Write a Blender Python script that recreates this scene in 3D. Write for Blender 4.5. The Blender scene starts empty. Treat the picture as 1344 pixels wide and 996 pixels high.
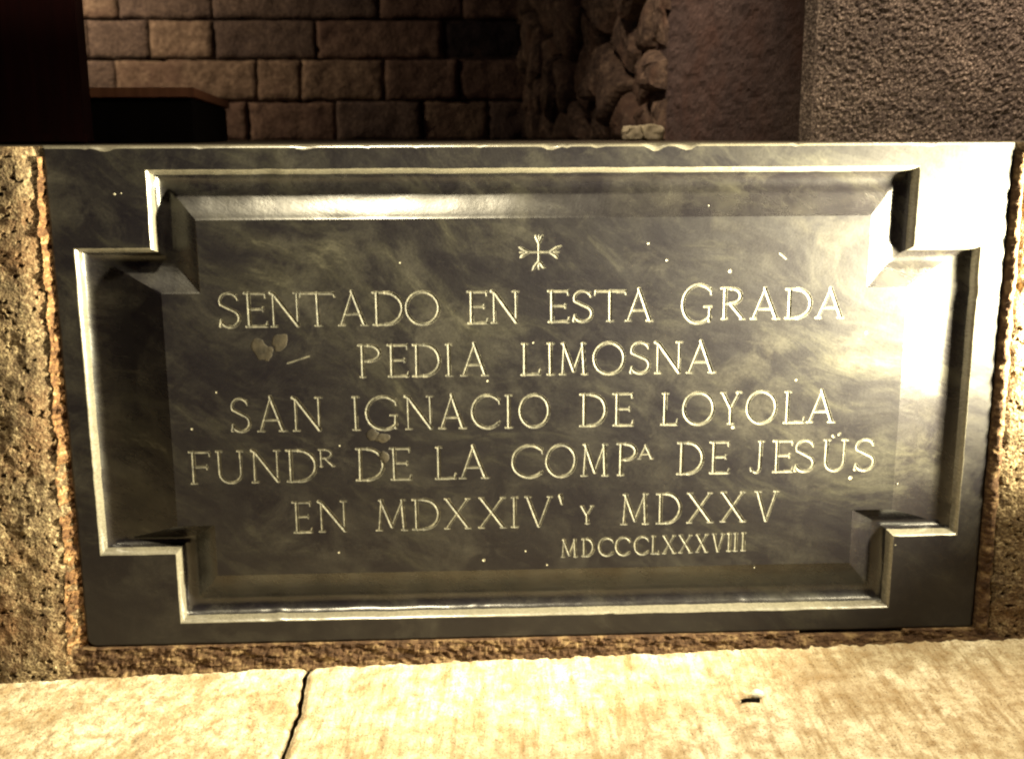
import bpy, bmesh, math, random
import numpy as np
from mathutils import Vector, Matrix, noise
from mathutils.geometry import tessellate_polygon
R = math.radians
rnd = random.Random(7)
scene = bpy.context.scene

# ------------------------------------------------------------------ camera
yaw, pitch, roll = 0.0428881, 0.2137097, -0.0040606
cy, sy, cp, sp = math.cos(yaw), math.sin(yaw), math.cos(pitch), math.sin(pitch)
F = Vector((sy*cp, cy*cp, -sp)); Rt = Vector((cy, -sy, 0)); Up = Rt.cross(F)
cr, sr = math.cos(roll), math.sin(roll)
R2 = cr*Rt + sr*Up; U2 = -sr*Rt + cr*Up
cam_d = bpy.data.cameras.new('camera'); cam = bpy.data.objects.new('camera', cam_d)
scene.collection.objects.link(cam); scene.camera = cam
M = Matrix((R2, U2, -F)).transposed().to_4x4(); M.translation = Vector((-0.0696554, -1.0490883, 0.0059802))
cam.matrix_world = M
cam_d.sensor_width = 36; cam_d.lens = 1465.96/1344*36; cam_d.clip_start = .02; cam_d.clip_end = 60
cam_d.dof.use_dof = True; cam_d.dof.focus_distance = 1.08; cam_d.dof.aperture_fstop = 9

# ------------------------------------------------------------------ world, lamps and added background fills (dim church interior)
w = bpy.data.worlds.new("World"); scene.world = w; w.use_nodes = True
bg = w.node_tree.nodes['Background']; bg.inputs[0].default_value = (.34, .20, .36, 1); bg.inputs[1].default_value = .045
def area(name, loc, aim, sx, sy_, power, col, spread=180):
    d = bpy.data.lights.new(name, 'AREA'); d.shape = 'RECTANGLE'; d.size = sx; d.size_y = sy_
    d.energy = power; d.color = col; d.spread = R(spread)
    o = bpy.data.objects.new(name, d); scene.collection.objects.link(o); o.location = loc
    o.rotation_euler = (Vector(aim)-Vector(loc)).to_track_quat('-Z', 'Y').to_euler(); return o
KEY = (1.0, .86, .56)
area('key_lamp', (1.15, -.60, 1.15), (.0, -.1, -.4), .12, .12, 5.5, KEY, 70)
area('overhead_lamp', (-.26, -.62, 1.20), (-.10, -.10, -.5), .14, .08, 6.0, KEY, 66)
area('side_lamp', (.640, -.176, -.128), (.29, 0, -.11), .06, .16, 33.0, (1.0, .90, .58), 90)
area('wall_fill', (-1.22, 1.80, .58), (-1.05, 2.2, .15), .14, .14, 4.4, (1.0, .74, .50))  # added unseen light, brightens the left of the rear wall
area('pier_fill', (.72, .12, .95), (.66, .45, .25), .12, .12, 5.0, (1.0, .78, .58), 100)  # unseen fill added to light the pier front from above
area('corner_fill', (-.15, .45, .85), (.30, .85, .16), .10, .10, 1.3, (1.0, .76, .56), 60)  # unseen fill added to lift the pier side and nearby rubble
scene.view_settings.view_transform = 'Standard'; scene.view_settings.look = 'None'
scene.view_settings.exposure = 0.0; scene.view_settings.gamma = 1
scene.render.engine = 'CYCLES'
scene.cycles.max_bounces = 5; scene.cycles.pixel_filter_type = 'BLACKMAN_HARRIS'; scene.cycles.filter_width = 2.2

# ------------------------------------------------------------------ helpers
C = scene.collection
def link(name, me, mat=None, parent=None, **props):
    o = bpy.data.objects.new(name, me); C.objects.link(o)
    if mat is not None:
        if len(me.materials) == 0: me.materials.append(mat)
    if parent is not None:
        o.parent = parent; o.matrix_parent_inverse = Matrix.Translation(-parent.location)
    for k, v in props.items(): o[k] = v
    return o
def mesh(name, V, Fc, smooth=False):
    me = bpy.data.meshes.new(name)
    me.from_pydata([tuple(v) for v in V], [], [tuple(f) for f in Fc]); me.update()
    if smooth: me.polygons.foreach_set('use_smooth', [True]*len(me.polygons))
    return me
def thing(name, loc, label, cat, group=None):
    o = bpy.data.objects.new(name, None); C.objects.link(o); o.location = loc; o.empty_display_size = .05
    o['label'] = label; o['category'] = cat
    if group: o['group'] = group
    o['kind'] = 'thing'
    return o
def nz(x, y, z=0., s=1.): return noise.noise(Vector((x*s, y*s, z*s)))
def fbm(x, y, z, s, oct=4, h=.6):
    return noise.fractal(Vector((x*s, y*s, z*s)), h, 2.1, oct)
def grid(us, vs, fn):
    V = [fn(u, v) for v in vs for u in us]; n = len(us)
    Fc = [(j*n+i, j*n+i+1, (j+1)*n+i+1, (j+1)*n+i) for j in range(len(vs)-1) for i in range(n-1)]
    return V, Fc
def lin(a, b, n): return [a+(b-a)*i/n for i in range(n+1)]

# ------------------------------------------------------------------ materials
class NT:
    def __init__(s, name):
        m = bpy.data.materials.new(name); m.use_nodes = True; s.m = m; s.t = m.node_tree; s.n = s.t.nodes
        s.b = s.n['Principled BSDF']; s.out = s.n['Material Output']
        s.tc = s.n.new('ShaderNodeTexCoord')
    def L(s, a, b): s.t.links.new(a, b)
    def mapp(s, rot=(0, 0, 0), scale=(1, 1, 1), src=None):
        v = src or s.tc.outputs['Object']
        if any(rot):
            p = s.n.new('ShaderNodeMapping'); p.inputs['Rotation'].default_value = rot; s.L(v, p.inputs[0]); v = p.outputs[0]
        if scale != (1, 1, 1):
            p = s.n.new('ShaderNodeMapping'); p.inputs['Scale'].default_value = scale; s.L(v, p.inputs[0]); v = p.outputs[0]
        return v
    def noise(s, vec, scale, detail=6, rough=.6, dist=0.):
        p = s.n.new('ShaderNodeTexNoise'); p.inputs['Scale'].default_value = scale; p.inputs['Detail'].default_value = detail
        p.inputs['Roughness'].default_value = rough; p.inputs['Distortion'].default_value = dist; s.L(vec, p.inputs['Vector']); return p.outputs[0]
    def vor(s, vec, scale, feat='F1'):
        p = s.n.new('ShaderNodeTexVoronoi'); p.feature = feat; p.inputs['Scale'].default_value = scale; s.L(vec, p.inputs['Vector']); return p.outputs['Distance']
    def ramp(s, fac, stops):
        p = s.n.new('ShaderNodeValToRGB'); e = p.color_ramp.elements
        while len(e) < len(stops): e.new(.5)
        for i, (q, c) in enumerate(stops):
            e[i].position = q; e[i].color = (*c, 1) if isinstance(c, tuple) else (c, c, c, 1)
        s.L(fac, p.inputs[0]); return p.outputs[0]
    def math(s, op, a, b=0.):
        p = s.n.new('ShaderNodeMath'); p.operation = op
        for i, x in enumerate((a, b)):
            if isinstance(x, (int, float)): p.inputs[i].default_value = x
            else: s.L(x, p.inputs[i])
        return p.outputs[0]
    def mix(s, f, a, b, mode='MIX'):
        p = s.n.new('ShaderNodeMix'); p.data_type = 'RGBA'; p.blend_type = mode
        for x, k in ((f, 0), (a, 6), (b, 7)):
            if isinstance(x, (int, float)): p.inputs[k].default_value = x
            elif isinstance(x, tuple): p.inputs[k].default_value = (*x, 1)
            else: s.L(x, p.inputs[k])
        return p.outputs[2]
    def bump(s, h, strength, dist=.001):
        p = s.n.new('ShaderNodeBump'); p.inputs['Strength'].default_value = strength; p.inputs['Distance'].default_value = dist
        s.L(h, p.inputs['Height']); s.L(p.outputs[0], s.b.inputs['Normal']); return p
    def set(s, **k):
        for a, v in k.items():
            i = s.b.inputs[a.replace('_', ' ')]
            if isinstance(v, (int, float)): i.default_value = v
            elif isinstance(v, tuple): i.default_value = (*v, 1)
            else: s.L(v, i)

def marble_nodes(name, gain=1., rough0=.34, rough1=.48, floor_=0.):
    t = NT(name); o = t.mapp()
    # slow swirl carried into the streaks
    wn = t.n.new('ShaderNodeTexNoise'); wn.inputs['Scale'].default_value = 3.2; wn.inputs['Detail'].default_value = 3; t.L(o, wn.inputs['Vector'])
    wv = t.n.new('ShaderNodeVectorMath'); wv.operation = 'MULTIPLY_ADD'; t.L(wn.outputs['Color'], wv.inputs[0]); wv.inputs[1].default_value = (.16, .16, .16); t.L(o, wv.inputs[2]); q = wv.outputs[0]
    v1 = t.mapp(rot=(0, R(-22), 0), scale=(1.0, 1, 3.6), src=q)
    v2 = t.mapp(rot=(0, R(-40), 0), scale=(.9, 1, 6.0), src=q)
    v3 = t.mapp(rot=(0, R(18), 0), scale=(1, 1, 3.0), src=q)
    s1 = t.noise(v1, 4.4, 10, .68, .5); s2 = t.noise(v2, 9., 9, .7, .6); s3 = t.noise(v3, 6.5, 8, .66, .5)
    cloud = t.noise(o, 5.2, 6, .6, .3); wisp = t.noise(v1, 15., 9, .72, .8)
    a = t.ramp(s1, [(.42, 0.), (.56, .35), (.70, 1.)]); b = t.ramp(s2, [(.50, 0.), (.60, .4), (.72, 1.)])
    c = t.ramp(s3, [(.52, 0.), (.64, .5), (.76, 1.)]); d = t.ramp(cloud, [(.38, 0.), (.66, 1.)]); e = t.ramp(wisp, [(.45, 0.), (.68, 1.)])
    k = t.math('MULTIPLY', a, .42)
    for x, f in ((b, .24), (c, .16), (d, .20), (e, .22)): k = t.math('ADD', k, t.math('MULTIPLY', x, f))
    g = gain
    col = t.ramp(k, [(0, (.0042*g+floor_, .0034*g+floor_*.92, .0056*g+floor_*.68)), (.30, (.0070*g+floor_, .0060*g+floor_*.92, .0072*g+floor_*.68)), (.55, (.017*g+floor_, .0155*g+floor_*.92, .0125*g+floor_*.68)), (.98, (.080*g+floor_, .074*g+floor_*.92, .052*g+floor_*.68))])
    dust = t.math('MULTIPLY', t.ramp(t.noise(o, 17, 8, .7, .6), [(.46, 0.), (.70, 1.)]), t.ramp(t.noise(v1, 5., 6, .6), [(.42, .12), (.64, .85)]))
    col = t.mix(dust, col, (.038+floor_*1.3, .035+floor_*1.2, .029+floor_*.9))
    scuff = t.ramp(t.noise(t.mapp(rot=(0, R(-12), 0), scale=(1, 1, 1.8)), 34, 11, .8, .5), [(.55, 0.), (.80, .35)])
    col = t.mix(scuff, col, (.055+floor_, .051+floor_*.9, .040+floor_*.7))
    fine = t.noise(o, 420, 3, .65); col = t.mix(.6, col, fine, 'OVERLAY')
    ro = t.ramp(t.math('ADD', t.math('MULTIPLY', k, .5), t.math('MULTIPLY', t.noise(v1, 22, 7, .72), .5)), [(.2, rough0), (.65, rough1)])
    t.set(Base_Color=col, Roughness=ro, Specular_IOR_Level=.34)
    sc1 = t.noise(t.mapp(rot=(0, R(-30), 0), scale=(.25, 1, 9)), 90, 3, .6)
    h = t.math('ADD', t.math('MULTIPLY', t.noise(o, 26, 4, .55), 1.5), t.math('MULTIPLY', t.noise(o, 460, 3, .6), .14)); h = t.math('ADD', h, t.math('MULTIPLY', sc1, .10))
    t.bump(h, .42, .0008)
    return t
MARBLE = marble_nodes('dark_veined_marble').m
_t = marble_nodes('worked_marble', 1.0, .23, .33, .001); _t.b.inputs['Specular IOR Level'].default_value = .55; MOULD = _t.m
_t = marble_nodes('worn_lit_marble', 1.8, .22, .34, .105); _t.b.inputs['Specular IOR Level'].default_value = .85; WORN_LIT = _t.m  # worn stone, colour made paler to brighten the lit edge lines
def cut_stone():
    t = NT('chiselled_marble')
    n = t.noise(t.mapp(), 130, 4, .7)
    col = t.ramp(n, [(.32, (.024, .022, .017)), (.5, (.060, .056, .041)), (.70, (.135, .125, .093))])
    t.set(Base_Color=col, Roughness=.62); t.bump(t.noise(t.mapp(), 900, 3, .6), .5, .0004); return t.m
CUT = cut_stone()
def chip_mat():
    t = NT('bruised_marble'); t.set(Base_Color=(.32, .30, .23), Roughness=.6); return t.m
CHIP = chip_mat()
def wax():
    t = NT('brown_residue'); n = t.noise(t.mapp(), 90, 4, .6)
    t.set(Base_Color=t.ramp(n, [(.3, (.010, .008, .006)), (.7, (.036, .029, .019))]), Roughness=.5); t.bump(t.noise(t.mapp(), 200, 3, .6), .5, .0006); return t.m
WAX = wax()
def granite(name, dark, mid, light, sc=170, bstr=.8, rust=None, rsc=9):
    t = NT(name); o = t.mapp()
    n = t.noise(o, sc, 5, .72); n2 = t.noise(o, 14, 5, .6); sp_ = t.vor(o, sc*1.6)
    col = t.ramp(n, [(.30, dark), (.50, mid), (.70, light)])
    col = t.mix(t.ramp(n2, [(.35, .55), (.7, 0.)]), col, dark)
    if rust: col = t.mix(t.ramp(t.noise(o, rsc, 5, .65), [(.48, 0.), (.64, .7)]), col, rust)
    t.set(Base_Color=col, Roughness=.88, Specular_IOR_Level=.25)
    t.bump(t.math('ADD', n, t.math('MULTIPLY', sp_, .6)), bstr, .0022); return t.m
PILLAR = granite('pitted_granite', (.028, .016, .010), (.165, .115, .062), (.56, .45, .27), 240, 1., (.13, .060, .024), 6)
PIER = granite('dressed_granite', (.022, .017, .017), (.13, .098, .080), (.66, .54, .44), 300, .8, None)
PIERS = granite('smooth_granite', (.030, .022, .022), (.095, .068, .060), (.20, .145, .12), 300, .6, (.085, .048, .036), 8)
ASHLAR = granite('brown_ashlar', (.07, .046, .036), (.19, .13, .095), (.34, .24, .17), 70, 1.0, (.12, .075, .06), 5)
ASHLARS = [ASHLAR, granite('grey_brown_ashlar', (.06, .044, .036), (.155, .115, .09), (.28, .21, .155), 90, 1.2, (.08, .06, .055), 7), granite('buff_ashlar', (.08, .055, .04), (.24, .175, .12), (.42, .32, .22), 60, 1.1, (.13, .08, .06), 6)]
ASHLAR_DARK = granite('dark_ashlar', (.012, .009, .009), (.03, .022, .022), (.05, .04, .04), 46, 1.0, None)  # darker stone for the one recessed block
RUBBLE = granite('rubble_stone', (.03, .021, .018), (.14, .10, .072), (.34, .25, .17), 60, 1.2, (.10, .058, .038), 12)
TREAD = granite('tread_stone', (.03, .025, .02), (.09, .075, .055), (.16, .13, .09), 120, .5, None)
MORTAR_BACK = granite('dark_joint_mortar', (.02, .013, .012), (.05, .034, .03), (.09, .065, .05), 60, .8, None)
def mortar(name, stops, sc=60):
    t = NT(name); o = t.mapp(scale=(.8, 1, 1.9)); n = t.noise(o, sc, 6, .7)
    t.set(Base_Color=t.ramp(n, stops), Roughness=.9, Specular_IOR_Level=.2); t.bump(t.noise(o, sc*3, 5, .7), 1., .0025); return t.m
MORTAR = mortar('brown_mortar', [(.30, (.018, .009, .005)), (.50, (.062, .033, .017)), (.72, (.24, .165, .085))], 75)
MORTAR_O = mortar('orange_mortar', [(.30, (.025, .012, .007)), (.46, (.10, .050, .024)), (.58, (.24, .135, .060)), (.72, (.62, .48, .27))], 70)
def paving(name, seed):
    t = NT(name); o = t.mapp(); n = t.noise(o, 11+seed, 7, .66); f = t.noise(t.mapp(rot=(0, 0, R(3)), scale=(1, .11 if seed < 1 else .5, 1)), 125, 6, .72); s_ = t.noise(o, 520, 3, .65); m = t.noise(o, 60, 6, .7)
    col = t.ramp(n, [(.32, (.34, .26, .16)), (.5, (.58, .50, .35)), (.66, (.80, .73, .56))])
    col = t.mix(t.ramp(m, [(.36, .8), (.56, 0.)]), col, (.30, .205, .105))
    col = t.mix(t.ramp(f, [(.34, .85), (.54, 0.)]), col, (.27, .18, .085))
    col = t.mix(t.ramp(s_, [(.34, .95), (.45, 0.)]), col, (.13, .08, .04))
    t.set(Base_Color=col, Roughness=.85, Specular_IOR_Level=.25)
    t.bump(t.math('ADD', f, t.math('ADD', t.math('MULTIPLY', s_, .6), m)), 1., .0016); return t.m
PAVE_A = paving('pale_paving_smooth', 3.); PAVE_B = paving('pale_paving_tooled', 0.)
def wood(name, c0, c1, rough=.45):
    t = NT(name); n = t.noise(t.mapp(scale=(14, 14, .8)), 6, 6, .6, .4)
    t.set(Base_Color=t.ramp(n, [(.3, c0), (.7, c1)]), Roughness=rough); t.bump(n, .3, .001); return t.m
WOOD_RED = wood('dark_red_wood', (.007, .0009, .001), (.016, .0018, .0018), .75)  # shade on the cabinet is put into this dark colour
WOOD_ORANGE = wood('orange_wood', (.13, .048, .024), (.24, .10, .05), .6)
WOOD_BLACK = wood('near_black_wood', (.002, .0012, .0012), (.004, .003, .0025), .9)  # near-black colour stands in for shade on the bench body; twig shares it
WOOD_RED.node_tree.nodes['Principled BSDF'].inputs['Specular IOR Level'].default_value = .12
WOOD_BLACK.node_tree.nodes['Principled BSDF'].inputs['Specular IOR Level'].default_value = .08

# ------------------------------------------------------------------ inscribed marble slab
HW, HT, HB = .45, 0., -.49
slab = thing('inscribed_slab', (0, 0, HB), 'dark veined marble slab with moulded border and engraved Spanish inscription between rough granite', 'inscription slab')
OUT = [(-.359, -.022), (-.359, -.093), (-.429, -.093), (-.429, -.393), (-.356, -.393), (-.356, -.466), (.360, -.466), (.360, -.389), (.425, -.389), (.425, -.097), (.360, -.097), (.360, -.022)]
INN = [(-.316, -.068), (-.316, -.136), (-.352, -.136), (-.352, -.364), (-.316, -.364), (-.316, -.416), (.316, -.416), (.316, -.360), (.356, -.360), (.356, -.136), (.316, -.136), (.316, -.068)]
n12 = 12
NS = []                                   # subdivisions of each side, shared by border and moulding
for i in range(n12):
    a, b = OUT[i], OUT[(i+1) % n12]; NS.append(max(4, int(math.hypot(a[0]-b[0], a[1]-b[1])/.004)))
TC, WC = .13, .0050                       # chamfer: same width all round, then on to the panel edge
def lerpc(i, t):
    r = []
    for k in (0, 1):
        o, n = OUT[i][k], INN[i][k]; c = o+math.copysign(WC, n-o)
        r.append(o+(c-o)*t/TC if t <= TC else c+(n-c)*(t-TC)/(1-TC))
    return r
def ring(t):
    pts = []
    for i in range(n12):
        j = (i+1) % n12
        a, b = lerpc(i, t), lerpc(j, t)
        for q in range(NS[i]):
            s = q/NS[i]; x = a[0]*(1-s)+b[0]*s; z = a[1]*(1-s)+b[1]*s
            f = min(1., 4*s*(1-s)*3)*max(0., 1-t*1.15)
            o = .0006*nz(x, z, 3., 30)*f+.0003*nz(x, z, 9., 160)*f+.0030*max(0., nz(x, z, 14., 60)-.38)*f
            if abs(a[1]-b[1]) < abs(a[0]-b[0]): z += o
            else: x += o
            pts.append((x, z))
    return pts
PROF = [(0, 0), (.010, .00015), (.026, .0007), (.052, .0019), (.078, .0034), (.100, .0052), (.116, .0070), (.130, .0088), (.16, .0114), (.20, .0132), (.26, .0148), (.33, .0156), (.40, .0154), (.45, .0146), (.49, .0136),
        (.53, .0128), (.58, .0116), (.66, .0095), (.76, .0066), (.86, .0037), (.94, .0016), (.985, .0005), (1., 0.)]
V = []; Fc = []
for t, d in PROF:
    for (x, z) in ring(t):
        dd = d*(1+.05*nz(x, z, 1., 30)) if 0 < t < 1 else 0.
        V.append((x, dd, z))
N = sum(NS)
KC = 7
for nm, k0, k1, mt in (('outer_chamfer', 0, KC, WORN_LIT), ('moulding', KC, len(PROF)-1, MOULD)):
    Fc = [(k*N+i-k0*N, (k+1)*N+i-k0*N, (k+1)*N+(i+1) % N-k0*N, k*N+(i+1) % N-k0*N) for k in range(k0, k1) for i in range(N)]
    me = mesh(nm, V[k0*N:(k1+1)*N], Fc, True); me.set_sharp_from_angle(angle=R(34)); link(nm, me, mt, slab)
# flat border with worn outer arris and body behind it
def outer_loop(ins, yy, wear):
    pts = []
    def seg(a, b, n):
        for q in range(n): pts.append([a[0]+(b[0]-a[0])*q/n, a[1]+(b[1]-a[1])*q/n])
    xl, xr, zt, zb = -HW+ins, HW-ins, HT-ins, HB+ins; r = .011-ins
    seg((xl, zt), (xl, zb+r), 90)
    for q in range(6):
        a = math.pi+q/6*math.pi/2; pts.append([xl+r+r*math.cos(a), zb+r+r*math.sin(a)])
    seg((xl+r, zb), (xr, zb), 170); seg((xr, zb), (xr, zt), 90); seg((xr, zt), (xl, zt), 200)
    out = []
    for x, z in pts:
        if z > zt-.001 and wear:                  # small chips in the top arris
            c = max(0., nz(x, 1.7, 0, 42)-.34)*.012+max(0., nz(x, 4.7, 0, 130)-.42)*.010
            z -= wear*c*(1.3 if x > -.1 else .7)
        else:
            z += wear*.0006*nz(x, z, 2, 60); x += wear*.0008*nz(x, z, 5, 60)
        out.append((x, yy, z))
    return out
loops = [outer_loop(.0030, 0., 1.), outer_loop(.0014, .0007, .7), outer_loop(.0003, .0026, .35), outer_loop(0., .008, 0.), outer_loop(0., .05, 0.)]
V = [v for l in loops for v in l]; NL = len(loops[0]); Fc = []; Fw = []
for k in range(len(loops)-1):
    for i in range(NL):
        j = (i+1) % NL; (Fw if i >= NL-200 and k < 3 else Fc).append((k*NL+i, (k+1)*NL+i, (k+1)*NL+j, k*NL+j)[::-1])
link('worn_lit_edge', mesh('worn_lit_edge', V[:4*NL], Fw, True), WORN_LIT, slab)  # chipped top edge, its lit line painted in by the paler stone
inner = [(x, 0., z) for x, z in ring(0)]
tri = tessellate_polygon([[Vector((x, z, 0)) for x, _, z in loops[0]], [Vector((x, z, 0)) for x, _, z in inner][::-1]])
base = len(V); V += inner[::-1]
Fc += [tuple(i if i < NL else base+i-NL for i in f) for f in tri]
Fc.append(tuple(range(4*NL, 5*NL)))
me = mesh('border', V, Fc, False)
bm = bmesh.new(); bm.from_mesh(me); bmesh.ops.remove_doubles(bm, verts=bm.verts, dist=1e-6); bmesh.ops.recalc_face_normals(bm, faces=bm.faces); bm.to_mesh(me); bm.free()
link('border', me, MARBLE, slab)

# glyphs: strokes in a box a wide and 1 high; (points, w_start, w_end)
def arc(cx, cz, rx, rz, a0, a1, n=22):
    return [(cx+rx*math.cos(R(a0+(a1-a0)*i/n)), cz+rz*math.sin(R(a0+(a1-a0)*i/n))) for i in range(n+1)]
T, H = 1., .66
def ser(x, z, l=.085, k=.0): return ([(x-l, z), (x, z+k), (x+l, z)], .55, .55)
def glyph(ch, a):
    S = []
    def st(p, w0=T, w1=None): S.append((p, w0, w0 if w1 is None else w1))
    e = .09
    if ch == 'A':
        st([(a*.5, 1), (e, .03)], H, H); st([(a*.48, 1.03), (a-e, .03)], T, T*1.1); st([(a*.24, .34), (a*.77, .34)], H); S.append(ser(e, .01)); S.append(ser(a-e, .01, .10))
    elif ch in 'EF':
        st([(.12, .98), (.12, .02)], T); st([(.0, .99), (.12, .98), (a-.03, .98)], H, H); st([(a-.03, .99), (a-.03, .86)], H, .4)
        st([(.12, .52), (a*.82, .52)], H); st([(a*.82, .58), (a*.82, .46)], .45)
        if ch == 'E': st([(.02, .01), (a-.02, .02)], H, T*.9); st([(a-.02, .02), (a, .15)], H, .4)
        else: S.append(ser(.12, .01))
    elif ch == 'N':
        st([(.12, .97), (.12, .02)], H); st([(.04, 1.), (.14, .96), (a-.08, .03)], T, T*1.15); st([(a-.08, .97), (a-.08, .03)], H); S.append(ser(.12, .01)); S.append(ser(a-.09, .99))
    elif ch == 'T':
        st([(a*.5, .98), (a*.5, .02)], T); st([(.03, .97), (a-.03, .97)], H, T); st([(.03, .99), (.0, .86)], H, .4); st([(a-.03, .99), (a, .86)], H, .4); S.append(ser(a*.5, .01, .1))
    elif ch == 'D':
        st([(.12, .98), (.12, .02)], T); st([(.0, .99), (a*.42, .985)], H, H)
        st(arc(a*.40, .5, a*.57, .485, 90, -90), T, T); st([(.0, .01), (a*.42, .015)], H, H)
    elif ch == 'O': st(arc(a*.5, .5, a*.48, .50, 0, 360, 36), T*.9, T*.9)
    elif ch == 'C' or ch == 'G':
        st(arc(a*.55, .5, a*.52, .50, 48, 312 if ch == 'C' else 318, 30), T*.9, T); st([(a*.93, .90), (a*.95, .74)], H, .45)
        if ch == 'G': st([(a*.92, .06), (a*.92, .42)], T, H); S.append(ser(a*.86, .43, .10))
        else: st([(a*.92, .10), (a*.97, .2)], H, .4)
    elif ch == 'S':
        w_ = a
        st(arc(w_*.5, .75, w_*.42, .24, 35, 200, 14)+arc(w_*.52, .26, w_*.45, .25, 70, -150, 18)[0:], H, T)
        st([(w_*.86, .93), (w_*.90, .80)], H, .4); st([(w_*.10, .22), (w_*.06, .04)], H, T)
    elif ch in 'PR':
        st([(.12, .98), (.12, .02)], T); st([(.0, .99), (a*.45, .985)], H)
        st(arc(a*.42, .74, a*(.50 if ch == 'P' else .44), .245, 90, -90, 16), T); st([(.12, .495), (a*.45, .495)], H); S.append(ser(.12, .01))
        if ch == 'R': st([(a*.42, .49), (a-.05, .03)], T, T); S.append(ser(a-.04, .01, .07))
    elif ch == 'I': st([(a*.5, .98), (a*.5, .02)], T); S.append(ser(a*.5, .01, min(.1, a*.5))); S.append(ser(a*.5, .99, min(.09, a*.45)))
    elif ch == 'L': st([(.12, .98), (.12, .02)], T); S.append(ser(.12, .99)); st([(.02, .01), (a-.02, .02)], H, T*.9); st([(a-.02, .02), (a, .17)], H, .4)
    elif ch == 'M':
        st([(a*.17, .97), (.09, .02)], H); st([(a*.15, .99), (a*.5, .12)], T, T); st([(a*.5, .12), (a*.85, .98)], H); st([(a*.83, .98), (a-.10, .02)], T)
        S.append(ser(.09, .01)); S.append(ser(a-.10, .01)); S.append(ser(a*.15, .99, .06)); S.append(ser(a*.86, .99, .06))
    elif ch in 'UÜ':
        st([(.13, .97), (.13, .36)]+arc(a*.5, .30, a*.5-.13, .29, 180, 360, 16)+[(a-.13, .36), (a-.13, .97)], T, H); S.append(ser(.13, .99)); S.append(ser(a-.13, .99))
        if ch == 'Ü': st([(a*.36, 1.13), (a*.40, 1.10)], H); st([(a*.58, 1.16), (a*.64, 1.20)], H, .5)
    elif ch == 'J': st([(a-.14, .98), (a-.14, .22)]+arc(a*.40, .20, a*.60-.14, .20, 0, -120, 10), T, H); S.append(ser(a-.13, .99, .08)); st([(.03, .08), (.0, .16)], T, .5)
    elif ch == 'V': st([(.10, .97), (a*.5, .02)], T); st([(a-.10, .97), (a*.52, .02)], H); S.append(ser(.10, .99)); S.append(ser(a-.10, .99, .07))
    elif ch == 'Y': st([(.10, .97), (a*.5, .48)], T); st([(a-.10, .97), (a*.5, .48)], H); st([(a*.5, .5), (a*.5, .02)], T); S.append(ser(.1, .99, .07)); S.append(ser(a-.1, .99, .07)); S.append(ser(a*.5, .01))
    elif ch == 'X': st([(.09, .97), (a-.08, .03)], T); st([(a-.11, .97), (.09, .03)], H); S.append(ser(.09, .99, .07)); S.append(ser(a-.1, .99, .06)); S.append(ser(.09, .01, .07)); S.append(ser(a-.08, .01, .08))
    elif ch == "'": st([(a*.3, 1.), (a*.6, .1)], T*1.2, .6)
    return S
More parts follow.
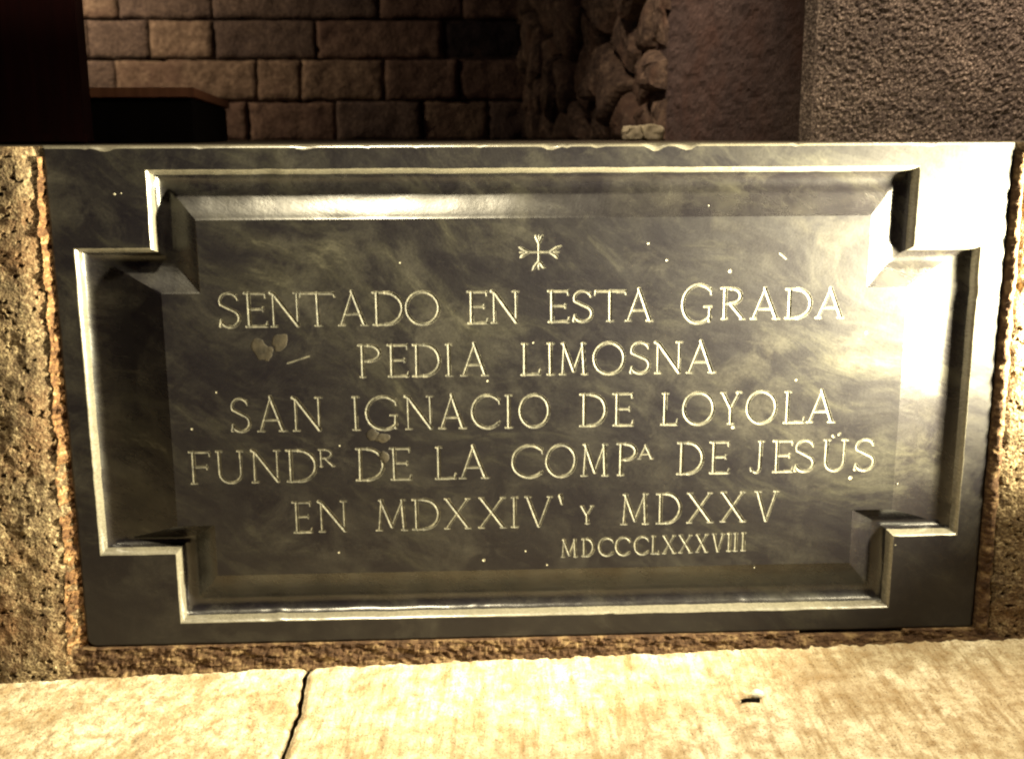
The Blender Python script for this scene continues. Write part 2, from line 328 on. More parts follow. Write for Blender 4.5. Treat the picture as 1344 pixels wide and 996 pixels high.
LETTERS=[ ('S',-0.2999,-0.2801,-0.1682,-0.1358),('E',-0.2751,-0.2548,-0.1681,-0.1359),('N',-0.2524,-0.2239,-0.168,-0.136),('T',-0.2232,-0.1911,-0.1678,-0.136),('A',-0.1882,-0.1611,-0.1677,-0.1361),('D',-0.1554,-0.127,-0.1675,-0.1362),('O',-0.1245,-0.0929,-0.1674,-0.1363),('E',-0.0662,-0.0475,-0.1671,-0.1364),('N',-0.0446,-0.0178,-0.167,-0.1365),('E',0.0104,0.03,-0.1667,-0.1366),('S',0.0337,0.0526,-0.1666,-0.1367),('T',0.0548,0.0846,-0.1665,-0.1368),('A',0.0843,0.1102,-0.1664,-0.1368),('G',0.138,0.1673,-0.169,-0.1323),('R',0.1761,0.1982,-0.1657,-0.1355),('A',0.2049,0.2322,-0.1658,-0.1371),('D',0.2388,0.2632,-0.1656,-0.1372),('A',0.268,0.2951,-0.1655,-0.1373),('P',-0.1706,-0.1489,-0.2177,-0.1866),('E',-0.1428,-0.1236,-0.2177,-0.1867),('D',-0.1192,-0.0931,-0.2177,-0.1868),('I',-0.0894,-0.0793,-0.2177,-0.1868),('A',-0.0736,-0.0472,-0.2177,-0.1869),('L',-0.0158,0.0025,-0.2177,-0.187),('I',0.0084,0.0172,-0.2177,-0.187),('M',0.0216,0.0484,-0.2177,-0.1871),('O',0.0539,0.0841,-0.2177,-0.1872),('S',0.0892,0.1084,-0.2177,-0.1872),('N',0.1128,0.1395,-0.2177,-0.1873),('A',0.1447,0.1718,-0.2178,-0.1874),('S',-0.2943,-0.2762,-0.2699,-0.2369),('A',-0.269,-0.2422,-0.2699,-0.2369),('N',-0.2363,-0.2076,-0.2699,-0.237),('I',-0.1781,-0.1716,-0.2698,-0.237),('G',-0.1652,-0.1345,-0.2697,-0.2371),('N',-0.1284,-0.1006,-0.2697,-0.2371),('A',-0.0954,-0.0693,-0.2696,-0.2371),('C',-0.0638,-0.0354,-0.2696,-0.2372),('I',-0.0314,-0.024,-0.2696,-0.2372),('O',-0.0174,0.0115,-0.2695,-0.2372),('D',0.0419,0.0671,-0.2694,-0.2373),('E',0.0738,0.0932,-0.2694,-0.2373),('L',0.1207,0.1368,-0.2693,-0.2374),('O',0.1421,0.1724,-0.2693,-0.2374),('Y',0.1784,0.2001,-0.2692,-0.2375),('O',0.2046,0.234,-0.2692,-0.2375),('L',0.2415,0.2619,-0.2692,-0.2375),('A',0.2649,0.2921,-0.2691,-0.2376),('F',-0.3366,-0.3162,-0.3212,-0.289),('U',-0.3118,-0.2831,-0.3211,-0.2889),('N',-0.2782,-0.2497,-0.321,-0.2888),('D',-0.2431,-0.2145,-0.3208,-0.2887),('R',-0.212,-0.198,-0.3058,-0.2889),('D',-0.1762,-0.1492,-0.3206,-0.2885),('E',-0.143,-0.1235,-0.3205,-0.2884),('L',-0.1,-0.08,-0.3204,-0.2882),('A',-0.0763,-0.0481,-0.3203,-0.2881),('C',-0.025,0.0064,-0.3201,-0.288),('O',0.0086,0.0378,-0.32,-0.2878),('M',0.0431,0.0701,-0.3199,-0.2877),('P',0.0783,0.0979,-0.3198,-0.2876),('A',0.0992,0.1135,-0.3033,-0.2901),('D',0.1386,0.1635,-0.3196,-0.2874),('E',0.1703,0.1893,-0.3195,-0.2873),('J',0.2112,0.2249,-0.3194,-0.2872),('E',0.2333,0.253,-0.3193,-0.2871),('S',0.2546,0.2744,-0.3192,-0.287),('Ü',0.282,0.308,-0.3191,-0.2869),('S',0.3148,0.3348,-0.319,-0.2868),('E',-0.2396,-0.2218,-0.3729,-0.3416),('N',-0.2155,-0.1869,-0.3727,-0.3414),('M',-0.1585,-0.128,-0.3723,-0.341),('D',-0.1227,-0.0965,-0.3721,-0.3408),('X',-0.092,-0.0658,-0.3719,-0.3406),('X',-0.0583,-0.0312,-0.3717,-0.3404),('I',-0.0259,-0.0184,-0.3715,-0.3403),('V',-0.0124,0.0156,-0.3714,-0.3401),("'",0.0215,0.0261,-0.3489,-0.3394),('Y',0.0428,0.0565,-0.3692,-0.3509),('M',0.0833,0.1111,-0.3707,-0.3395),('D',0.119,0.1431,-0.3705,-0.3393),('X',0.1491,0.1751,-0.3703,-0.3391),('X',0.1827,0.208,-0.37,-0.3389),('V',0.2164,0.241,-0.3698,-0.3387),('M',0.0241,0.0401,-0.4038,-0.3853),('D',0.045,0.0565,-0.4034,-0.385),('C',0.0617,0.0767,-0.4031,-0.3846),('C',0.0786,0.0932,-0.4028,-0.3843),('C',0.0977,0.1119,-0.4025,-0.3839),('L',0.1142,0.1219,-0.4022,-0.3837),('X',0.1257,0.1388,-0.402,-0.3834),('X',0.1418,0.1553,-0.4017,-0.3831),('X',0.1591,0.1714,-0.4014,-0.3828),('V',0.1753,0.1879,-0.4011,-0.3825),('I',0.1902,0.1956,-0.4009,-0.3823),('I',0.1972,0.2018,-0.4007,-0.3822),('I',0.2049,0.2095,-0.4006,-0.382) ]
SPECKS= [(-0.0535, -0.4055, 2.6), (-0.0481, -0.2231, 1.6), (0.1831, -0.1195, 2.6), (0.3117, -0.3265, 3), (0.1919, -0.2729, 2.6), (0.1045, -0.0929, 1.3), (-0.0117, -0.3967, 1.2), (0.0097, -0.4117, 1.2), (-0.388, -0.0438, 2.6), (-0.3818, -0.0431, 1.6), (-0.1964, -0.3945, 1.6), (-0.3067, -0.2307, 1.3), (-0.332, -0.2664, 1.6), (-0.1917, -0.2853, 1.2), (0.1223, -0.1088, 1.6), (0.3185, -0.1805, 1.8), (0.1823, -0.0241, 1.4), (0.3621, -0.398, 1.5), (0.3599, -0.3336, 1.5), (0.1605, -0.0577, 1.2), (-0.1292, -0.1088, 1.0), (0.2192, -0.4194, 1.2), (0.2522, -0.2264, 1.3), (-0.0041, -0.1864, 1.0)]

# height map of the field: every glyph is a V-cut, worked out on a 0.5 mm grid
g = .0005; X0, Z0 = -.352, -.416; NX, NZ = int(round(.708/g)), int(round(.348/g))
hm = np.zeros((NZ+1, NX+1), np.float32); own = np.full((NZ+1, NX+1), -1, np.int32)
kinds = []
def cut(segs, oid):
    for (x0, z0, x1, z1, w0, w1) in segs:
        m = max(w0, w1)+g
        i0 = max(0, int((min(x0, x1)-m-X0)/g)); i1 = min(NX, int((max(x0, x1)+m-X0)/g)+1)
        j0 = max(0, int((min(z0, z1)-m-Z0)/g)); j1 = min(NZ, int((max(z0, z1)+m-Z0)/g)+1)
        if i1 <= i0 or j1 <= j0: continue
        gx = X0+g*np.arange(i0, i1+1)[None, :]; gz = Z0+g*np.arange(j0, j1+1)[:, None]
        dx, dz = x1-x0, z1-z0; L2 = dx*dx+dz*dz+1e-14
        t = np.clip(((gx-x0)*dx+(gz-z0)*dz)/L2, 0, 1); d = np.hypot(gx-x0-t*dx, gz-z0-t*dz); ww = w0+(w1-w0)*t
        dep = np.clip(ww-d, 0, None)*.58
        sub = hm[j0:j1+1, i0:i1+1]; so = own[j0:j1+1, i0:i1+1]
        k = dep > sub; sub[k] = dep[k]; so[k & (so < 0)] = oid
for (ch, xa, xb, zb, zt) in LETTERS:
    h = zt-zb; a = (xb-xa)/h; oid = len(kinds); kinds.append(('letter', CUT)); segs = []
    big = .00152 if h > .026 else (.00130 if h > .018 else .00088)
    if ch == "'": big = .0018
    sk = rnd.uniform(-.012, .012)
    for pts, w0, w1 in glyph(ch, a):
        n = len(pts)-1
        q = [(xa+h*(px+sk*pz)+.00035*nz(px, pz, oid*3.1, 2.5), zb+h*pz+.00035*nz(px, pz, oid*3.1+50, 2.5)) for px, pz in pts]
        for i in range(n):
            f0 = w0+(w1-w0)*i/n; f1 = w0+(w1-w0)*(i+1)/n
            v = 1+.14*nz(i, oid*1.7, 0, .9)
            segs.append((*q[i], *q[i+1], f0*big*v, f1*big*v))
    cut(segs, oid)
# small patonce cross
oid = len(kinds); kinds.append(('cross', CUT)); cx, cz = .0012, -.1000; s_ = .0178; segs = []
for k, (L_, sp2) in enumerate([(.96, .24), (1.16, .40), (.96, .42), (1.10, .34)]):
    a = (90, 0, -90, 180)[k]; ca, sa = math.cos(R(a)), math.sin(R(a))
    P_ = lambda u, v: (cx+s_*(u*ca-v*sa), cz+s_*(u*sa+v*ca))
    segs.append((*P_(0, 0), *P_(.62*L_, 0), .0010, .0010))
    for sg in (1, -1):
        segs.append((*P_(.50*L_, 0), *P_(.80*L_, sg*sp2*.55), .0012, .0014)); segs.append((*P_(.80*L_, sg*sp2*.55), *P_(L_*(.92+.10*sg*math.sin(k*2)), sg*sp2*.8), .0014, .0005))
    segs.append((*P_(.7*L_, 0), *P_(.92*L_, 0), .0011, .0005))
cut(segs, oid)
# bruises and nicks beside letters
for (x, z, r) in SPECKS:
    if hm.shape and X0+.004 < x < X0+.704 and Z0+.004 < z < Z0+.344:
        oid = len(kinds); kinds.append(('chip', CHIP)); r *= .00042
        cut([(x, z, x+r*.4, z+r*.2, r, r*.8)], oid)
# stray scratches on the field
for k in range(7):
    x = rnd.uniform(-.30, .30); z = rnd.uniform(-.40, -.09); an = R(rnd.choice((25, -30, 80, 60, 5))+rnd.uniform(-12, 12)); l = rnd.uniform(.006, .022)
    jb_, ib_ = int((z-Z0)/g), int((x-X0)/g)
    if (x < 0 and z > -.2) or hm[max(0, jb_-44):jb_+45, max(0, ib_-44):ib_+45].max() > 0: continue
    oid = len(kinds); kinds.append(('scratch', CUT)); cut([(x, z, x+l*math.cos(an), z+l*math.sin(an), .0006, .0004)], oid)

cellmax = np.maximum(np.maximum(hm[:-1, :-1], hm[1:, :-1]), np.maximum(hm[:-1, 1:], hm[1:, 1:]))
cellown = np.maximum(np.maximum(own[:-1, :-1], own[1:, :-1]), np.maximum(own[:-1, 1:], own[1:, 1:]))
carved = cellmax > 1e-6
def emit(cells_j, cells_i):
    ids = {}; V = []; Fc = []
    def vid(j, i):
        k = j*4096+i
        if k not in ids: ids[k] = len(V); V.append((X0+g*i, float(hm[j, i]), Z0+g*j))
        return ids[k]
    for j, i in zip(cells_j.tolist(), cells_i.tolist()):
        Fc.append((vid(j, i), vid(j, i+1), vid(j+1, i+1), vid(j+1, i)))
    return V, Fc
def inside(x, z):
    return (abs(x) < .316 and -.416 < z < -.068) or (-.352 < x < .356 and (-.364 if x < 0 else -.360) < z < -.136)
V = []; Fc = []; ids = {}
def vid(j, i):
    k = j*4096+i
    if k not in ids: ids[k] = len(V); V.append((X0+g*i, 0., Z0+g*j))
    return ids[k]
TS = 8
for tj in range(NZ//TS):
    for ti in range(NX//TS):
        if not inside(X0+g*(ti*TS+TS/2), Z0+g*(tj*TS+TS/2)): continue
        sub = carved[tj*TS:(tj+1)*TS, ti*TS:(ti+1)*TS]
        if not sub.any():
            j, i = tj*TS, ti*TS; Fc.append((vid(j, i), vid(j, i+TS), vid(j+TS, i+TS), vid(j+TS, i)))
        else:
            for j in range(tj*TS, (tj+1)*TS):
                for i in range(ti*TS, (ti+1)*TS):
                    if not carved[j, i]: Fc.append((vid(j, i), vid(j, i+1), vid(j+1, i+1), vid(j+1, i)))
link('panel', mesh('panel', V, Fc), MARBLE, slab)
for oid, (nm, mt) in enumerate(kinds):
    jj, ii = np.nonzero(carved & (cellown == oid))
    if len(jj) == 0: continue
    V, Fc = emit(jj, ii); link(nm, mesh(nm, V, Fc), mt, slab)
# raised specks on the border and brown residue lobes
def dome(x, z, rx, rz, hgt, rot=0., n=14, m=7, seed=0., yb=0.):
    V = [(x, yb-hgt, z)]; Fc = []
    for k in range(1, m+1):
        f = k/m
        for q in range(n):
            a = 2*math.pi*q/n; rr = f*(1+.42*nz(math.cos(a)*1.6, math.sin(a)*1.6, seed))
            u, v = rx*rr*math.cos(a), rz*rr*math.sin(a)
            V.append((x+u*math.cos(rot)-v*math.sin(rot), yb-hgt*(1-f**2.2)*(1+.25*nz(u, v, seed, 300))+(.0004 if k == m else 0), z+u*math.sin(rot)+v*math.cos(rot)))
    for q in range(n): Fc.append((0, 1+q, 1+(q+1) % n))
    for k in range(m-1):
        for q in range(n):
            a, b = 1+k*n+q, 1+k*n+(q+1) % n; Fc.append((a, a+n, b+n, b))
    return V, Fc
for (x, z, r) in SPECKS:
    if not inside(x, z):
        link('paint_speck', mesh('paint_speck', *dome(x, z, r*.00050, r*.00042, .0003, seed=x*9), True), CHIP, slab)
for (x, z, rx, rz, hh, rot) in [(-.2625, -.190, .0085, .0135, .0003, .5), (-.2440, -.183, .0075, .0105, .0003, -.5), (-.2560, -.194, .005, .009, .0003, -.35), (-.1600, -.2745, .006, .0055, .0005, 0), (-.1500, -.2785, .0075, .0045, .0005, .2), (-.1490, -.2975, .0045, .006, .0005, .1)]:
    link('residue_drip', mesh('residue_drip', *dome(x, z, rx, rz, hh, rot, 20, 9, seed=x*50), True), WAX, slab)

# ------------------------------------------------------------------ rough granite stones on either side
def rough_block(name, x0, x1, front, zb, label, cat, mat, group, seed, edge_side):
    th = thing(name, ((x0+x1)/2, .05, zb), label, cat, group)
    us = lin(x0, x1, int(abs(x1-x0)/.0018)); vs = lin(zb, -.001, int(abs(zb)/.0018))
    ex = x1 if edge_side > 0 else x0
    def fn(x, z):
        d = abs(x-ex); r = .020+.016*max(0, -z)/.5
        rnd_ = max(0., (r-d)/r)**2*.016 + max(0., (.010+z)/.010)**2*.006
        n1 = noise.turbulence(Vector((x*150, z*150, seed)), 3, False)+.5*nz(x, z, seed, 330); n2 = fbm(x, z, seed+7, 26, 3, .6)
        pit = max(0., n1-.40)*.0105
        return (x, front+rnd_-.0035*n2+pit-.0005, z)
    V, Fc = grid(us, vs, fn)
    Fc2 = []; b = len(V)
    V += [(x0, .30, zb), (x1, .30, zb), (x1, .30, -.002), (x0, .30, -.002)]
    nu, nv = len(us), len(vs)
    top = [(nv-1)*nu+i for i in range(nu)]; Fc2.append(tuple(top)+(b+2, b+3))
    Fc2.append(tuple(j*nu for j in range(nv-1, -1, -1))+(b+0, b+3)); Fc2.append(tuple(j*nu+nu-1 for j in range(nv))+(b+2, b+1))
    link('stone', mesh('stone', V, Fc+Fc2), mat, th)
    return th
rough_block('granite_block', -.85, -.4535, -.012, -.545, 'rough pitted granite block at the left end of the marble slab', 'stone block', PILLAR, 'granite blocks flanking the slab', 1.3, 1)
rough_block('granite_block', .4545, .85, -.010, -.545, 'rough pitted granite block at the right end of the marble slab beside the bright glare', 'stone block', PILLAR, 'granite blocks flanking the slab', 8.1, -1)

def strip(name, n_u, n_v, fn, mat, label, cat):
    V, Fc = grid(lin(0, 1, n_u), lin(0, 1, n_v), fn)
    o = link(name, mesh(name, V, Fc), mat); o['label'] = label; o['category'] = cat; o['kind'] = 'thing'; return o
def jl(u, v):                                       # u across, v from bottom to top
    z = -.525+.515*v; wid = .003+.017*(1-v)**1.0; xr = -.4490; x = xr-wid*(1-u)
    x += (.006*nz(z, 1., 0, 9)+.004*nz(z, 2., 0, 30))*(1-u)+.0012*nz(z, 5., 0, 90)
    return (x, -.0075*(1-u)**1.5+.0050*u-.0045*fbm(x, z, 2., 80, 4, .5)-.0025*fbm(x, z, 4., 220, 2, .6)+.012*(u < .01)+.012*(u > .99), z)
strip('mortar_joint', 12, 240, jl, MORTAR_O, 'orange brown mortar filling the upright joint left of the marble slab', 'mortar joint')
def jr(u, v):
    z = -.510+.50*v; x = .4495+(.010+.006*(1-v))*u+.0015*nz(z, 3., 0, 50)
    return (x, -.001-.007*math.sin(math.pi*u)-.0025*fbm(x, z, 5., 90, 3, .6)+.012*(u < .01)+.012*(u > .99), z)
strip('mortar_joint', 10, 240, jr, MORTAR, 'reddish mortar in the narrow upright joint right of the marble slab', 'mortar joint')
FZ = lambda x: -.5085+.0200*x                      # floor level falls a little to the left
def jb(u, v):
    x = -.475+.985*u; zt = -.4885; zb_ = FZ(x)-.004
    z = zb_+(zt-zb_)*v
    y = -.003-.006*(1-v)**1.3 - .0030*fbm(x*.35, z, 9., 90, 4, .6)-.002*fbm(x, z, 4., 190, 2, .6)
    if .27 < x < .375 and v > .72: y += .014*min(1, (v-.72)/.1)     # open gap under the slab at the right
    if v > .995: y += .012
    return (x, y, z)
strip('bottom_mortar', 620, 18, jb, MORTAR, 'crumbling brown mortar bed between the foot of the marble slab and the paving', 'mortar bed')

# ------------------------------------------------------------------ floor
fl = link('floor', mesh('floor', [(-4, -4, -.55), (4, -4, -.53), (4, .3, -.53), (-4, .3, -.55)], [(0, 1, 2, 3)]), MORTAR, kind='structure')
def jx(y): return -.229+.004*nz(y, 0, 0, 16)+.0016*nz(y, 3, 0, 70)+(.05*(y+.02) if y < -.3 else 0)
def pave(xf0, xf1, y0, y1, mat, seed, fine=True, tool=1.):
    step = .0026 if fine else .02
    nx = max(2, int(abs(xf1(y0)-xf0(y0))/step)); ny = max(2, int((y1-y0)/(step*1.2)))
    def fn(u, v):
        y = y0+(y1-y0)*v; xa, xb = xf0(y), xf1(y); x = xa+(xb-xa)*u
        e = min(x-xa, xb-x, (y-y0)*2); r = max(0., 1-e/.006)**2*.004 if fine else 0
        k = tool*.0007*math.sin(x*210+2.*nz(x, y, 2, 9)+y*(4 if x < .1 else 60))*(.5+nz(x, y, 7, 12)) if fine else 0
        z = FZ(x)+.0012*fbm(x, y, seed, 22, 4, .6)+.0010*fbm(x, y, seed, 150, 3, .6)+k-r-.0005
        return (x, y, z)
    V, Fc = grid(lin(0, 1, nx), lin(0, 1, ny), fn); b = len(V); n = nx+1
    fr = list(range(n)); m = len(V); V += [(V[i][0], V[i][1]-.001, V[i][2]-.02) for i in fr]
    Fc += [(m+i, m+i+1, i+1, i) for i in range(nx)]
    lf = [j*n for j in range(ny+1)]; m2 = len(V); V += [(V[i][0]+.001, V[i][1], V[i][2]-.02) for i in lf]; Fc += [(lf[j+1], m2+j+1, m2+j, lf[j])[::-1] for j in range(ny)]
    rt = [j*n+nx for j in range(ny+1)]; m3 = len(V); V += [(V[i][0]-.001, V[i][1], V[i][2]-.02) for i in rt]; Fc += [(rt[j+1], m3+j+1, m3+j, rt[j]) for j in range(ny)]
    link('paving_slab', mesh('paving_slab', V, Fc, True), mat, fl)
pave(lambda y: -1.0, lambda y: jx(y)-.0018-.0030*max(0, nz(y, 8., 0, 60)), -.42, -.006, PAVE_A, 2., True, .25)
pave(lambda y: jx(y)+.0016, lambda y: .85, -.42, -.006, PAVE_B, 6., True, 1.)
pave(lambda y: -1.0, lambda y: -.06, -1.6, -.426, PAVE_B, 3., False)
pave(lambda y: -.055, lambda y: .85, -1.6, -.426, PAVE_A, 4., False)
# little twig and pale crumb on the paving
tw = thing('debris', (.190, -.115, FZ(.19)), 'short dark twig with a pale crumb lying on the paving in front of the slab', 'twig')
def tube(p0, p1, r0, r1, n=7, k=6):
    V = []; Fc = []; a = Vector(p0); b = Vector(p1); d = (b-a).normalized(); u = d.orthogonal().normalized(); v = d.cross(u)
    for i in range(k+1):
        c = a.lerp(b, i/k)+Vector((0, 0, .0006*math.sin(i))); r = r0+(r1-r0)*i/k
        for q in range(n): V.append(c+(u*math.cos(2*math.pi*q/n)+v*math.sin(2*math.pi*q/n))*r*(1+.2*nz(i, q, 1)))
    for i in range(k):
        for q in range(n): Fc.append((i*n+q, i*n+(q+1) % n, (i+1)*n+(q+1) % n, (i+1)*n+q))
    Fc.append(tuple(range(n))[::-1]); Fc.append(tuple(k*n+q for q in range(n))); return V, Fc
zf = FZ(.19)
link('twig', mesh('twig', *tube((.181, -.116, zf+.0022), (.198, -.114, zf+.0022), .0017, .0022), True), WOOD_BLACK, tw)
def lump(c, r, seed, mat, parent, name, sq=(1, 1, 1)):
    bm = bmesh.new(); bmesh.ops.create_icosphere(bm, subdivisions=3, radius=1)
    for v in bm.verts:
        k = 1+.30*noise.noise(v.co*1.6+Vector((seed, 0, 0))); v.co = Vector((v.co.x*sq[0], v.co.y*sq[1], v.co.z*sq[2]))*r*k+Vector(c)
    me = bpy.data.meshes.new(name); bm.to_mesh(me); bm.free(); return link(name, me, mat, parent)
PALE = NT('pale_crumb'); PALE.set(Base_Color=(.8, .77, .66), Roughness=.7)
lump((.1975, -.1075, zf+.0045), .0050, 4., PALE.m, tw, 'crumb', (1.1, .8, .8))

# ------------------------------------------------------------------ step tread behind the slab
def tr(u, v):
    x = -3+5*u; y = .05+3.*v; return (x, y, -.0015+.0006*nz(x, y, 0, 4))
V, Fc = grid(lin(0, 1, 50), lin(0, 1, 30), tr)
link('step_tread', mesh('step_tread', V, Fc, True), TREAD, kind='structure')

# ------------------------------------------------------------------ rear ashlar wall
YW = 2.2
rw = thing('rear_wall', (-1., YW, 0), 'dark wall of coursed brown stone blocks behind the step', 'wall')
link('mortar', mesh('mortar', [(-3.2, YW+.013, -.01), (.30, YW+.013, -.01), (.30, YW+.013, 1.6), (-3.2, YW+.013, 1.6), (-3.2, YW+.25, -.01), (.30, YW+.25, -.01), (.30, YW+.25, 1.6), (-3.2, YW+.25, 1.6)],
     [(0, 1, 2, 3), (4, 7, 6, 5), (3, 2, 6, 7), (0, 3, 7, 4), (1, 5, 6, 2)]), MORTAR_BACK, rw)
px = lambda p: -.929+(p-197)*.00211
courses = [(-.004, .104, [px(v) for v in (60, 320, 437, 551, 640, 700)], ()), (.108, .2165, [px(v) for v in (30, 150, 335, 393, 503, 601, 700)], ()),
           (.2215, .322, [px(v) for v in (40, 118, 197, 281, 415, 581, 690, 720)], (5,)), (.3285, .435, [px(v) for v in (60, 160, 282, 498, 608, 700)], ())]
zz = .440
while zz < 1.45:
    h = rnd.uniform(.10, .125); xs = [px(30)]
    while xs[-1] < .12: xs.append(xs[-1]+rnd.uniform(.16, .40))
    courses.append((zz, zz+h-.005, xs, ())); zz += h
for (z0, z1, xs, dark) in courses:
    xs = list(xs)
    while xs[0] > -2.6: xs.insert(0, xs[0]-rnd.uniform(.18, .42))
    off = len(xs)
    n_base = len([1 for _ in xs])
    for k in range(len(xs)-1):
        xa, xb = xs[k]+.0015, xs[k+1]-.0015
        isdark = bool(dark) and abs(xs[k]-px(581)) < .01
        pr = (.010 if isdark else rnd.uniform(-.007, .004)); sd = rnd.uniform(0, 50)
        nx, nz_ = (max(6, int((xb-xa)/.012)), 10) if z0 < .45 else (6, 5)
        def fn(u, v):
            ec = .010
            x = xa+(xb-xa)*u; z = z0+(z1-z0)*v
            e = min(min(u, 1-u)*(xb-xa), min(v, 1-v)*(z1-z0))
            jit = .004*nz(x, z, sd, 25)
            y = YW+pr+.005*max(0, 1-e/.006)**2-.006*fbm(x, z, sd, 22, 5, .5)
            return (x+jit*(1 if 0 < u < 1 else .9), y, z+jit*.8)
        V, Fc = grid(lin(0, 1, nx), lin(0, 1, nz_), fn)
        # returns to the mortar
        n = nx+1; per = list(range(n))+[j*n+nx for j in range(1, nz_+1)]+[nz_*n+i for i in range(nx-1, -1, -1)]+[j*n for j in range(nz_-1, 0, -1)]
        b = len(V); V += [(V[i][0], YW+.04, V[i][2]) for i in per]; m = len(per)
        Fc += [(per[i], b+i, b+(i+1) % m, per[(i+1) % m]) for i in range(m)]
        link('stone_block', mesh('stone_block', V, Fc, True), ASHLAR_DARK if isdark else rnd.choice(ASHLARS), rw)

# ------------------------------------------------------------------ rubble side wall running forward to the pier
A0 = Vector((.125, 2.2, 0)); A1 = Vector((.292, .93, 0)); Ld = (A1-A0); LL = Ld.length; Ld.normalize(); Nn = Vector((-Ld.y, Ld.x, 0)); Nn = -Nn if Nn.x > 0 else Nn
sw = thing('rubble_wall', tuple((A0+A1)/2), 'dark rough rubble stone wall between the coursed wall and the granite pier', 'wall')
def onw(u, z, d): p = A0+Ld*u+Nn*d; return (p.x, p.y, z)
bk = [onw(-.1, -.01, -.015), onw(LL+.02, -.01, -.015), onw(LL+.02, 1.5, -.015), onw(-.1, 1.5, -.015)]; bk2 = [onw(-.1, -.01, -.3), onw(LL+.02, -.01, -.3), onw(LL+.02, 1.5, -.3), onw(-.1, 1.5, -.3)]
link('mortar', mesh('mortar', bk+bk2, [(0, 1, 2, 3), (3, 2, 6, 7), (1, 5, 6, 2), (0, 3, 7, 4)]), MORTAR_BACK, sw)
seeds = []
for r in range(16):
    z = .03+r*.088; u = rnd.uniform(-.05, .08)
    while u < LL+.1:
        seeds.append((u+rnd.uniform(-.025, .025), z+rnd.uniform(-.022, .022))); u += rnd.uniform(.10, .24)*(.75 if u > .9 else 1)
def clip(poly, a, b, c):                  # keep a*u+b*z<=c
    out = []
    for i in range(len(poly)):
        p, q = poly[i], poly[(i+1) % len(poly)]; fp, fq = a*p[0]+b*p[1]-c, a*q[0]+b*q[1]-c
        if fp <= 0: out.append(p)
        if fp*fq < 0: t = fp/(fp-fq); out.append((p[0]+(q[0]-p[0])*t, p[1]+(q[1]-p[1])*t))
    return out
for si, (u, z) in enumerate(seeds):
    if z > 1.35: continue
    poly = [(-.05, -.004), (LL+.015, -.004), (LL+.015, 1.45), (-.05, 1.45)]
    for sj, (u2, z2) in enumerate(seeds):
        if si == sj or abs(u2-u) > .5 or abs(z2-z) > .4: continue
        du, dz = u2-u, z2-z; L_ = math.hypot(du, dz); mu, mz = (u+u2)/2, (z+z2)/2
        poly = clip(poly, du/L_, dz/L_, (du*mu+dz*mz)/L_-.005)
        if len(poly) < 3: break
    if len(poly) < 3: continue
    cu = sum(p[0] for p in poly)/len(poly); cz_ = sum(p[1] for p in poly)/len(poly)
    # resample outline, build domed stone
    pts = []
    for i in range(len(poly)):
        p, q = poly[i], poly[(i+1) % len(poly)]; n = max(1, int(math.hypot(p[0]-q[0], p[1]-q[1])/.02))
        for k in range(n): pts.append((p[0]+(q[0]-p[0])*k/n, p[1]+(q[1]-p[1])*k/n))
    pr = rnd.uniform(.004, .040); sd = rnd.uniform(0, 90); n = len(pts); V = []; Fc = []; tl = rnd.uniform(-.12, .12); tz = rnd.uniform(-.15, .15)
    RG = [(1., -.02), (1., .0), (.93, .6), (.80, .9), (.6, 1.), (.35, 1.03)]
    for f, hh in RG:
        for (pu, pz) in pts:
            qu, qz = cu+(pu-cu)*f, cz_+(pz-cz_)*f; jj_ = .010*fbm(qu, qz, sd, 14, 3, .6)
            d = -.012+(pr+.014)*max(hh, 0)+(tl*(qu-cu)+tz*(qz-cz_)+jj_)*max(0, hh)-(.03 if hh < 0 else 0)
            V.append(onw(qu, max(qz, -.006), d))
    V.append(onw(cu, cz_, pr+.002))
    for k in range(len(RG)-1):
        for i in range(n): j = (i+1) % n; Fc.append((k*n+i, k*n+j, (k+1)*n+j, (k+1)*n+i))
    k = len(RG)-1
    for i in range(n): Fc.append((k*n+i, k*n+(i+1) % n, len(V)-1))
    link('rubble_stone', mesh('rubble_stone', V, Fc, si % 3 == 0), RUBBLE, sw)

# ------------------------------------------------------------------ granite pier
pier = thing('granite_pier', (.6, .7, 0), 'granite pier with smooth angled side and coarse pitted front behind the slab', 'pier')
def pier_face(name, a, b, mat, amp, sc, seed, nrm, smooth=False, dx=.004):
    a = Vector(a); b = Vector(b); Lh = (b-a).length; nrm = Vector(nrm).normalized()
    def fn(u, z):
        p = a.lerp(b, u); e = min(u, 1-u)*Lh
        k = amp*fbm(p.x*1.0+p.y*.7, z, seed, sc, 3, .55)+amp*.8*fbm(p.x+p.y*.7, z, seed+4, 20, 2, .6)
        k *= min(1., e/.006)
        p = p+nrm*k; return (p.x, p.y, z)
    vs = lin(-.004, .26, int(.264/dx))+lin(.28, 1.4, 20)
    V, Fc = grid(lin(0, 1, max(3, int(Lh/dx))), vs, fn); link(name, mesh(name, V, Fc, smooth), mat, pier)
e0, e1, e2, e3 = (.282, .925, 0), (.3775, .4520, 0), (.3905, .4425, 0), (1.25, .4425, 0)
pier_face('side_face', e0, e1, PIERS, .0022, 60, 3., (-1, -.2, 0), False, .0045)
pier_face('arris_margin', e1, e2, PIER, .0003, 60, 5., (-.6, -1, 0), False, .003)
pier_face('front_face', e2, e3, PIER, .0023, 170, 7., (0, -1, 0), False, .0026)
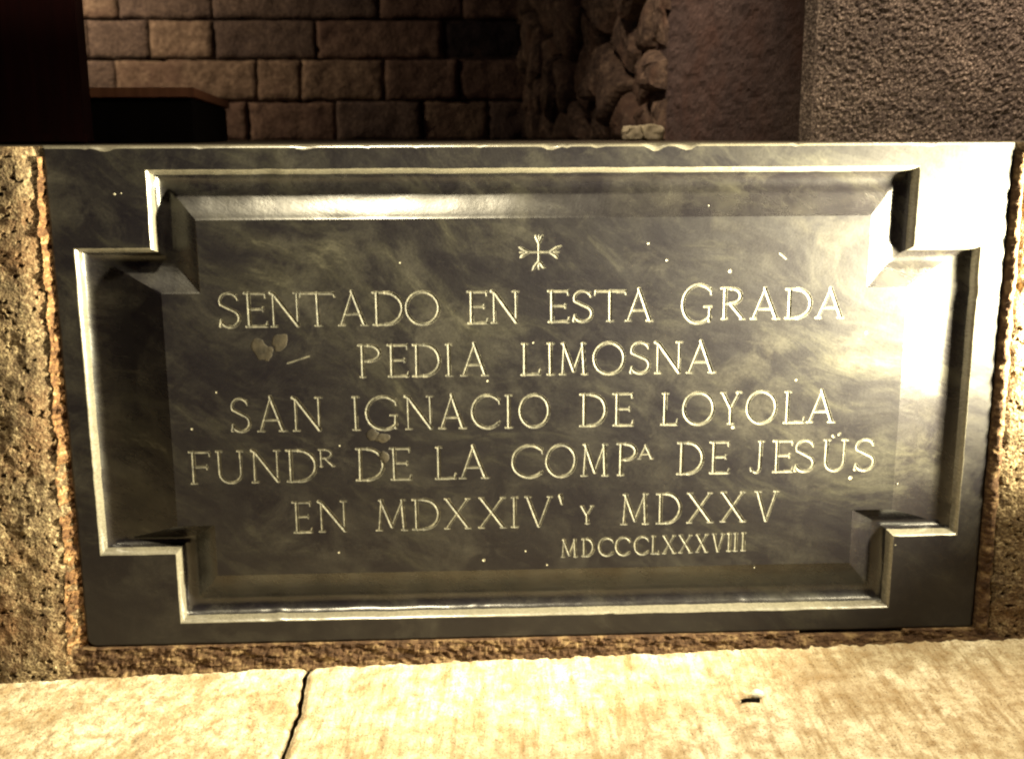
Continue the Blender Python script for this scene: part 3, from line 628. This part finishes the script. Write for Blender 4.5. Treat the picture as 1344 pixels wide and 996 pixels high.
link('core', mesh('core', [(.284, .925, 1.4), (.3775, .4520, 1.4), (.3905, .4425, 1.4), (1.25, .4425, 1.4), (1.25, 1.3, 1.4), (.284, 1.3, 1.4), (1.25, .4425, 0), (1.25, 1.3, 0), (.284, 1.3, 0), (.284, .925, 0)],
     [(0, 1, 2, 3, 4, 5), (3, 6, 7, 4), (4, 7, 8, 5), (0, 5, 8, 9)]), PIERS, pier)

# pale stone lump at the foot of the pier
pl = thing('plaster_lump', (.225, .78, 0), 'small pale broken plaster lump on the step at the foot of the pier', 'plaster lump')
def plm(x0, x1, h, sd, name):
    bm = bmesh.new(); bmesh.ops.create_cube(bm, size=1); bmesh.ops.subdivide_edges(bm, edges=bm.edges, cuts=7, use_grid_fill=True)
    for v in bm.verts:
        c = v.co.copy(); r = 1-.10*(abs(c.x*2)**4*abs(c.z*2)**4)
        v.co = Vector(((x0+x1)/2+c.x*(x1-x0)*r, .76+c.y*.07*r, h/2+c.z*h*r))+noise.noise_vector(c*3+Vector((sd, 0, 0)))*.0028
        if c.x < -.4 and c.z > .3 and sd < 2: v.co.z -= .008
    me = bpy.data.meshes.new(name); bm.to_mesh(me); bm.free(); me.polygons.foreach_set('use_smooth', [True]*len(me.polygons)); link(name, me, CREAM, pl)
t = NT('pale_plaster'); t.set(Base_Color=t.ramp(t.noise(t.mapp(), 60, 4, .6), [(.3, (.30, .27, .16)), (.7, (.62, .58, .40))]), Roughness=.8); CREAM = t.m
plm(.188, .2120, .0215, 1., 'chunk'); plm(.2135, .2460, .0228, 3., 'chunk')

# ------------------------------------------------------------------ dark wooden furniture at the left
def box(name, x0, x1, y0, y1, z0, z1, mat, parent, bev=.002, skew=0.):
    bm = bmesh.new(); bmesh.ops.create_cube(bm, size=1)
    for v in bm.verts: v.co = Vector(((x0+x1)/2+v.co.x*(x1-x0), (y0+y1)/2+v.co.y*(y1-y0), (z0+z1)/2+v.co.z*(z1-z0)))
    for v in bm.verts:
        if v.co.x > (x0+x1)/2: v.co.x += skew*(v.co.y-y0)
    bmesh.ops.bevel(bm, geom=bm.edges, offset=bev, segments=2, affect='EDGES')
    me = bpy.data.meshes.new(name); bm.to_mesh(me); bm.free(); return link(name, me, mat, parent)
cb = thing('wooden_cabinet', (-.80, .62, 0), 'tall dark red wooden cabinet cut off by the left edge of the picture', 'cabinet')
box('carcass', -1.30, -.578, .52, .68, .0, 1.5, WOOD_RED, cb, .003, -.25)
box('plinth', -1.30, -.574, .508, .5195, .0, .012, WOOD_RED, cb)
bn = thing('wooden_bench', (-.62, 1.0, 0), 'low black wooden bench with a worn orange wooden top beside the cabinet', 'bench')
box('top_board', -.93, -.4705, .70, 1.38, .0655, .0805, WOOD_ORANGE, bn, .0015, -.124)
box('front_panel', -.92, -.478, .708, .730, -.001, .0645, WOOD_BLACK, bn)
box('carcass', -.90, -.480, .7315, 1.36, -.001, .0645, WOOD_BLACK, bn, .002, -.124)
